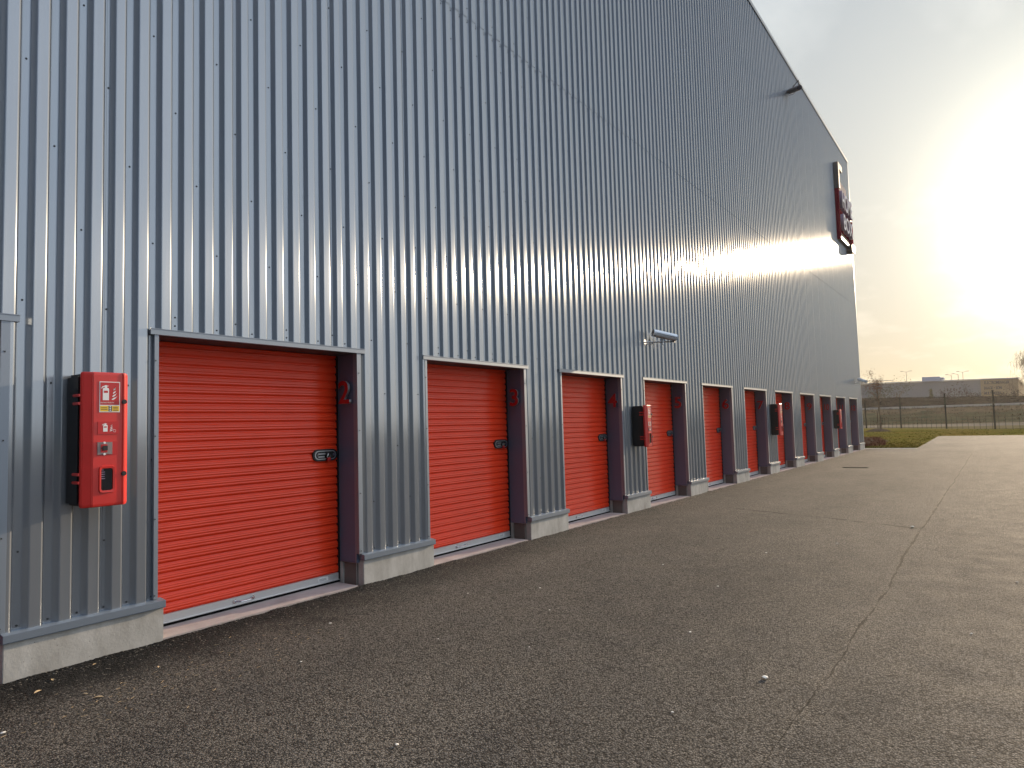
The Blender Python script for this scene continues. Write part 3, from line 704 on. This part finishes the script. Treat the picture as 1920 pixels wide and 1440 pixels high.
# lawn beyond the yard
sheetobj('lawn', [(-60, 37.9), (2.15, 37.9), (1.8, 55), (1.75, 58.5), (70, 58.5), (70, 80), (5.04, 80.8), (-4.4, 95), (-60, 130)], -.008, M['lawn'])
g = MB(); q = random.Random(11)
def tuft(mb, x, y, z, h, w, n, qq):
    for k in range(n):
        a = qq.uniform(0, 6.28); l = h*qq.uniform(.5, 1.2); dx, dy = math.cos(a), math.sin(a); bx, by = x+qq.uniform(-w, w), y+qq.uniform(-w, w)
        ww = w*.12+.004
        mb.face([(bx-dy*ww, by+dx*ww, z), (bx+dy*ww, by-dx*ww, z), (bx+dx*l*.5, by+dy*l*.5, z+l)])
for k in range(9000):
    y = 37.9+(q.random()**1.6)*44
    xl = -11 if y > 45 else -6
    x = q.uniform(xl, 2.1 if y < 58.5 else 14)
    if y < 58.5 and x > 2.15-.018*(y-37.9): continue
    dens = noise.noise(Vector((x*.5, y*.3, 0)))
    tuft(g, x, y, -.01, (.05+.035*dens)*(1 if y < 60 else 1.4), .08, 3, q)
tag(g.build('grass', M['blade'], recalc=False), 'short rough yellow green grass on the verge beyond the yard', 'grass', kind='stuff')
# mulch bed with low winter plants behind the building corner
mb = MB(); rows = []
for j in range(26):
    yy = 38.3+j*.62; row = []
    for i in range(18):
        xx = -7+i*.40; ed = min(1, max(0, (1.6-.16*(yy-38)-xx*1.0)/1.2))*min(1, (yy-38.2)/1.0)*min(1, max(0, (53.5-yy)/2))
        row.append(mb.P((xx, yy, -.02+(.02+.16*ed+.08*noise.noise(Vector((xx*2, yy*2, 0))))*ed)))
    rows.append(row)
for A, Bq in zip(rows, rows[1:]):
    for i in range(17): mb.f.append([A[i], A[i+1], Bq[i+1], Bq[i]]); mb.mi.append(0)
tag(mb.build('mulch_bed', M['mulch'], recalc=False), kind='structure')
gc_ = MB()
for k in range(2600):
    xx = q.uniform(-5, .5); yy = q.uniform(38.6, 52)
    if 1.3-.16*(yy-38)-xx < .3: continue
    tuft(gc_, xx, yy, .08, .16, .10, 3, q)
tag(gc_.build('ground_cover', M['leafred'], recalc=False), 'low brown winter ground cover behind the building corner', 'plants', kind='stuff')

# ------------------------------------------------------------------ fence
def fence_pt(t): a = Vector((-4.37, 95, 0)); b = Vector((5.04, 80.8, 0)); return a+(b-a)*t
fe = empty('wire_fence', fence_pt(0), 'tall thin wire mesh fence with dark posts along the verge', 'fence')
for t in (-2.1, -1.57, -1.04, -.52, 0, .54, 1.0, 1.5, 2.0, 2.5):
    p = fence_pt(t); b = MB(); b.box(p.x-.075, p.x+.075, p.y-.075, p.y+.075, -.05, 3.75); b.box(p.x-.1, p.x+.1, p.y-.1, p.y+.1, 3.75, 3.80); b.build('post', M['fence'], fe)
b = MB()
for z in (.1, .5, .95, 1.25): b.tube([fence_pt(-2.1)+Vector((0, 0, z)), fence_pt(2.5)+Vector((0, 0, z))], .008, 4)
for z in (3.6,): b.tube([fence_pt(-2.1)+Vector((0, 0, z)), fence_pt(2.5)+Vector((0, 0, z))], .006, 4)
t = -2.1
while t < 2.5:
    p = fence_pt(t); b.tube([p, p+Vector((0, 0, 1.3))], .014, 4); t += .055
b.build('wire_mesh', M['fence'], fe)

# ------------------------------------------------------------------ bank, track, rail, hedge
U_ = (fence_pt(1)-fence_pt(0)).normalized()   # along
sheetobj('gravel_track', [(-90, 108), (120, 98), (120, 130), (-90, 136)], -.012, M['gravel'])
bk = MB(); rows = []
for j in range(22):
    v = j/21
    row = []
    for i in range(150):
        x = -75+i*1.3
        y = 130+36*v+ (-.03*x)
        z = -.02+3.0*(v**1.25)+.18*noise.noise(Vector((x*.25, y*.3, 2)))*min(1, v*6)
        row.append(bk.P((x, y, z)))
    rows.append(row)
back = [bk.P((bk.v[k].x, 420, 3.0)) for k in rows[-1]]
rows.append(back)
for j, (A, Bq) in enumerate(zip(rows, rows[1:])):
    for i in range(149):
        bk.f.append([A[i], A[i+1], Bq[i+1], Bq[i]]); c = bk.v[A[i]]
        bk.mi.append(1 if j > 14+3*noise.noise(Vector((c.x*.2, c.y*.2, 0))) or j < 1 else 0)
tag(bk.build('embankment', [M['slope'], M['dry']], recalc=False), kind='structure')
tf = MB(); q = random.Random(5)
for k in range(5200):
    v = q.random(); x = q.uniform(-32, 24); y = 130+36*v-.03*x; z = -.02+3.0*(v**1.25)
    if noise.noise(Vector((x*.3, y*.3, 7))) < -.1: continue
    tuft(tf, x, y, z-.05, .28+.2*v, .35, 3, q)
tag(tf.build('dry_grass', M['dry'], recalc=False), 'tufts of straw coloured dry grass along the embankment', 'grass', kind='stuff')
rl = empty('guard_rail', (0, 167, 3), 'long pale guard rail running along the top of the embankment', 'guard rail')
b = MB(); b.prism([(-70, 169.0), (70, 165.0), (70, 165.2), (-70, 169.2)], 'z', 3.02, 3.42); b.build('rail', M['rail'], rl)
b = MB()
for k in range(36): x = -70+k*4; b.box(x-.08, x+.08, 167.35-.0285*x, 167.5-.0285*x, 2.7, 3.1)
b.build('rail_posts', M['pole'], rl)
hd = MB(); rows = []
secs = [(0, 3.0), (-.3, 3.6), (-.4, 4.6), (-.2, 5.3), (.3, 5.55), (1.2, 5.5), (1.5, 3.0)]
for i in range(220):
    x = -70+i*.64; y = 172-.028*x; row = []
    for a, z in secs:
        dz = .30*noise.noise(Vector((x*.35, z, 4)))+.18*noise.noise(Vector((x*1.4, z, 1)))
        row.append(hd.P((x, y+a+.35*noise.noise(Vector((x*.6, z, 8))), z+(dz if z > 4 else 0)-.030*(x+17))))
    rows.append(row)
for A, Bq in zip(rows, rows[1:]):
    for i in range(len(secs)-1): hd.f.append([A[i], A[i+1], Bq[i+1], Bq[i]]); hd.mi.append(0)
for k in range(9000):
    x = q.uniform(-34, 26); y = 172-.028*x; zt = q.choice((5.3, 5.45, q.uniform(3.5, 5.3)))-.030*(x+17)
    a = q.uniform(0, 6.28); l = q.uniform(.1, .4); hd.face([(x, y-.35, zt), (x+.07, y-.35, zt), (x+.2*math.cos(a), y-.45+.1*math.sin(a), zt+l)])
tag(hd.build('hedge', M['hedge'], recalc=False), 'long dark clipped winter hedge behind the guard rail', 'hedge')

# ------------------------------------------------------------------ far store building
def az(d, Y): return 5.46+Y*math.tan(R(d))
fb = empty('retail_warehouse', (-10, 225, 3), 'long blue grey retail warehouse on the horizon with a beige lettered end', 'building')
xl, yl = az(-14, 217), 217; xm, ym = az(-.95, 236), 236; xr, yr = az(1.16, 241), 241
b = MB(); b.prism([(xl, yl), (xm, ym), (xm+5, 290), (xl-10, 290)], 'z', 2.5, 11.1); b.build('main_wall', M['farwall'], fb)
b = MB(); b.prism([(xm+.01, ym-.15), (xr, yr), (xr+2.5, 292), (xm+5.1, 290)], 'z', 2.5, 11.16); b.build('beige_wall', M['farbeige'], fb)
b = MB(); b.prism([(xl, yl-.3), (xm, ym-.3), (xr+.4, yr-.2), (xr+.4, yr+.6), (xm, ym+.5), (xl, yl+.5)], 'z', 11.17, 11.40); b.build('parapet', M['farlight'], fb)
b = MB(); b.prism([(az(-4.42, 232), 232), (az(-3.32, 234), 234), (az(-3.1, 250), 250), (az(-4.3, 250), 250)], 'z', 11.41, 12.6); b.box(az(-3.4, 234), az(-3.1, 234), 234.0, 240, 11.9, 12.3); b.build('roof_unit', M['farlight'], fb)
ang = math.atan2(yr-ym, xr-xm)
for s_, a0, a1, el_, hh in (('ELECTROMENAGER', -.83, .78, 2.07, .85), ('IMAGE • SON', -.83, .31, 1.71, .85), ('MULTIMEDIA', -.84, .26, 1.34, .85)):
    c = (a0+a1)/2; t_ = (c+.95)/2.11; Y_ = ym+(yr-ym)*t_
    wd = az(a1, Y_)-az(a0, Y_)
    o = text_mesh(s_, 1.25, .12, [M['farink']], 'lettering', None, bold=.02)
    w0 = max(v.co.x for v in o.data.vertices)*2; h0 = max(v.co.y for v in o.data.vertices)*2
    o.data.transform(Matrix.Diagonal((wd/w0, hh/h0, 1, 1)))
    o.data.transform(Matrix.Translation((az(c, Y_), Y_-.35, 1.604+Y_*math.tan(R(el_)))) @ Matrix.Rotation(ang, 4, 'Z') @ Matrix.Rotation(R(90), 4, 'X'))
    o.parent = fb; o.matrix_parent_inverse = Matrix.Translation(-fb.location)
b = MB(); Yr = 224
b.tube([(az(-8.9, Yr), Yr, 12.0), (az(-6.2, Yr+2), Yr+2, 11.9)], .07, 5)
for a in (-8.4, -7.8, -7.2, -6.6, -6.3): b.tube([(az(a, Yr+1), Yr+1, 11.2), (az(a, Yr+1), Yr+1, 12.0)], .05, 5)
b.build('roof_railing', M['pole'], fb)

# street lamps
def lamp(a, Y, el_, arms, label):
    x = az(a, Y); zt = 1.604+Y*math.tan(R(el_))
    r = empty('street_lamp', (x, Y, 2.8), label, 'street lamp', 'lamp posts behind the far warehouse')
    b = MB(); b.tube([(x, Y, 2.8), (x, Y, zt-.3)], [.16, .08], 6); 
    for s_ in arms: b.tube([(x, Y, zt-.3), (x+s_*1.1, Y, zt+.05)], .06, 5)
    b.build('pole', M['pole'], r)
    for s_ in arms: h = MB(); h.box(x+min(s_*1.0, s_*2.0), x+max(s_*1.0, s_*2.0), Y-.2, Y+.2, zt, zt+.16); h.build('lamp_head', M['pole'], r)
lamp(-5.38, 300, 3.2, (-1, 1), 'twin armed lamp post left of the rooftop unit')
lamp(-7.33, 300, 2.8, (-1, 1), 'twin armed lamp post above the young tree')
lamp(-1.94, 300, 2.95, (-1, 1), 'twin armed lamp post nearest the beige wall')
lamp(-2.62, 300, 2.78, (-1,), 'single armed lamp post just right of the rooftop unit')
lamp(-2.22, 300, 2.82, (-1,), 'single armed lamp post between two other lamps')

# ------------------------------------------------------------------ trees
def branch(mb, p, d, r, l, depth, qq, droop=0, spread=.6, n=3, leaves=None):
    pts = [p]; rad = [r]
    for k in range(3):
        d = (d+Vector((qq.uniform(-.2, .2), qq.uniform(-.2, .2), qq.uniform(-.1, .15)-droop))).normalized()
        p = p+d*l/3; pts.append(p); rad.append(r*(1-.22*(k+1)))
    mb.tube(pts, rad, 5 if r > .03 else 3, 0, cap=False)
    if depth <= 0:
        if leaves is not None: leaves.append(p)
        return
    for k in range(n):
        t_ = qq.choice((1, 2, 3)); base = pts[t_]
        nd = (d+Vector((qq.uniform(-1, 1), qq.uniform(-1, 1), qq.uniform(-.3, .6)))*spread).normalized()
        branch(mb, base, nd, rad[t_]*.6, l*qq.uniform(.55, .8), depth-1, qq, droop, spread, n, leaves)
def leaf_cloud(name, pts, m, parent, size, per, qq, sp=.3):
    b = MB()
    for p in pts:
        for k in range(per):
            c = p+Vector((qq.gauss(0, sp), qq.gauss(0, sp), qq.gauss(0, sp)))
            u = Vector((qq.uniform(-1, 1), qq.uniform(-1, 1), qq.uniform(-1, 1))).normalized()*size; v = u.cross(Vector((qq.uniform(-1, 1), qq.uniform(-1, 1), qq.uniform(-1, 1)))).normalized()*size*.6
            b.face([c-u, c+v, c+u, c-v])
    return b.build(name, m, parent, recalc=False)
# young tree in its mulch ring
q = random.Random(21); tx, ty = az(-7.25, 80), 80
yt = empty('young_tree', (tx, ty, 0), 'slim young tree with withered brown leaves on the verge beside the building corner', 'tree')
b = MB(); b.tube([(tx, ty, -.05), (tx+.03, ty, 1.2), (tx-.04, ty, 2.6), (tx-.02, ty, 3.6)], [.11, .09, .075, .06], 8)
b.tube([(tx-.22, ty-.1, -.05), (tx-.22, ty-.1, 1.9)], .045, 6)
b.build('trunk', M['bark'], yt)
b = MB(); lv = []
for k in range(7): branch(b, Vector((tx-.02, ty, 2.9+.12*k)), Vector((q.uniform(-.7, .7), q.uniform(-.7, .7), 1)).normalized(), .035, 1.35, 2, q, -.05, .55, 3, lv)
b.build('crown', M['twig'], yt)
leaf_cloud('leaves', [p for p in lv if p.x < tx+.35], M['leafred'], yt, .055, 13, q, .16)
b = MB(); rows = []
for j in range(7):
    rr_2 = 1.25*(1-j/6.); z = -.02+.30*(1-(1-j/6.)**2.2)
    rows.append([b.P((tx+rr_2*math.cos(2*math.pi*i/24)*(1+.1*noise.noise(Vector((i, j, 0)))), ty-1.6+rr_2*1.1*math.sin(2*math.pi*i/24), z+.05*noise.noise(Vector((i*.7, j, 2))))) for i in range(24)])
for A, Bq in zip(rows, rows[1:]):
    for i in range(24): b.f.append([A[i], A[(i+1)%24], Bq[(i+1)%24], Bq[i]]); b.mi.append(0)
tag(b.build('mulch_mound', M['mulch'], recalc=False), kind='structure')

def bush(name, a, Y, zb, w, h, lm, label, cat='bush', group=None, seed=1, leaves=True):
    qq = random.Random(seed); x = az(a, Y); r = empty(name, (x, Y, zb), label, cat, group)
    b = MB(); lv = []
    for k in range(9):
        dd = Vector((qq.uniform(-1, 1)*w/h, qq.uniform(-.5, .5), 1)).normalized()
        branch(b, Vector((x+qq.uniform(-w/4, w/4), Y, zb)), dd, .05, h*.55, 2, qq, 0, .6, 3, lv)
    b.build('branches', M['twig'], r)
    if leaves: leaf_cloud('leaves', lv, lm, r, .14, 5, qq, h*.10)
    return r
bush('bare_tree', -6.35, 176, 3, 4.0, 6.2, M['leafgreen'], 'olive leafed scrubby tree behind the hedge, right of the young tree', 'tree', 'scrub behind the hedge', 31)
bush('bare_tree', -6.95, 176, 3, 2.6, 5.2, M['leafgreen'], 'thin bare scrubby tree directly behind the young tree', 'tree', 'scrub behind the hedge', 32)
bush('shrub', -2.35, 177, 3, 4.2, 4.2, M['leafdark'], 'round brown shrub rising over the hedge before the grey warehouse', 'shrub', 'scrub behind the hedge', 33)
bush('shrub', -1.45, 177, 3, 3.0, 2.8, M['leafdark'], 'low brown shrub over the hedge just left of the beige wall', 'shrub', 'scrub behind the hedge', 34)
bush('shrub', .55, 175, 3, 2.2, 2.9, M['leafdark'], 'dark little shrub over the hedge before the beige wall', 'shrub', 'scrub behind the hedge', 35)
# small conifer
q = random.Random(8); cx_, cy_ = az(-3.92, 177), 177
co = empty('conifer', (cx_, cy_, 3), 'small pointed green conifer showing over the hedge', 'tree')
b = MB(); b.tube([(cx_, cy_, 3), (cx_, cy_, 7.3)], [.12, .02], 6); b.build('trunk', M['bark'], co)
leaf_cloud('crown', [Vector((cx_+q.uniform(-1, 1)*.8*(1-k/90), cy_+q.uniform(-1, 1)*.8*(1-k/90), 3.6+3.6*k/90)) for k in range(90)], M['leafgreen'], co, .13, 6, q, .12)
# weeping birch at the right edge
q = random.Random(44); bx, by = az(1.85, 150), 150
bt = empty('birch_tree', (bx, by, 0), 'bare weeping birch with hanging twigs at the right edge', 'tree')
b = MB(); b.tube([(bx, by, 1), (bx+.1, by, 5), (bx-.1, by, 9), (bx, by, 13.2)], [.22, .17, .1, .02], 8); b.build('trunk', M['birch'], bt)
b = MB(); tips = []
for k in range(16):
    z = 3.4+8.6*k/16; l = 2.6*(1-(z-3.4)/13)
    a = q.uniform(0, 6.28); dd = Vector((math.cos(a)*.8, math.sin(a)*.8, .8)).normalized()
    branch(b, Vector((bx, by, z)), dd, .055, l, 3, q, -.02, .55, 3, tips)
for p in tips:
    for h_ in range(2):
        pp = [p.copy()]; d2 = Vector((q.uniform(-.7, .7), q.uniform(-.7, .7), 0))
        for m_ in range(4): d2 = (d2*.6+Vector((q.uniform(-.25, .25), q.uniform(-.25, .25), -.5))); pp.append(pp[-1]+d2.normalized()*q.uniform(.2, .4))
        b.tube(pp, [.012, .010, .009, .008, .007], 3, cap=False)
b.build('crown', M['twig'], bt)

# ------------------------------------------------------------------ evening haze
hm = bpy.data.materials.new('haze'); hm.use_nodes = True; t = hm.node_tree; t.nodes.clear()
o_ = t.nodes.new('ShaderNodeOutputMaterial'); v_ = t.nodes.new('ShaderNodeVolumePrincipled')
v_.inputs['Color'].default_value = (.95, .93, .90, 1); v_.inputs['Density'].default_value = .00014; v_.inputs['Anisotropy'].default_value = .6
t.links.new(v_.outputs[0], o_.inputs['Volume'])
b = MB(); b.box(-140, 140, -80, 440, -1.1, 18); hz_ = b.build('haze', hm); tag(hz_, 'thin warm evening haze', 'haze', kind='stuff')
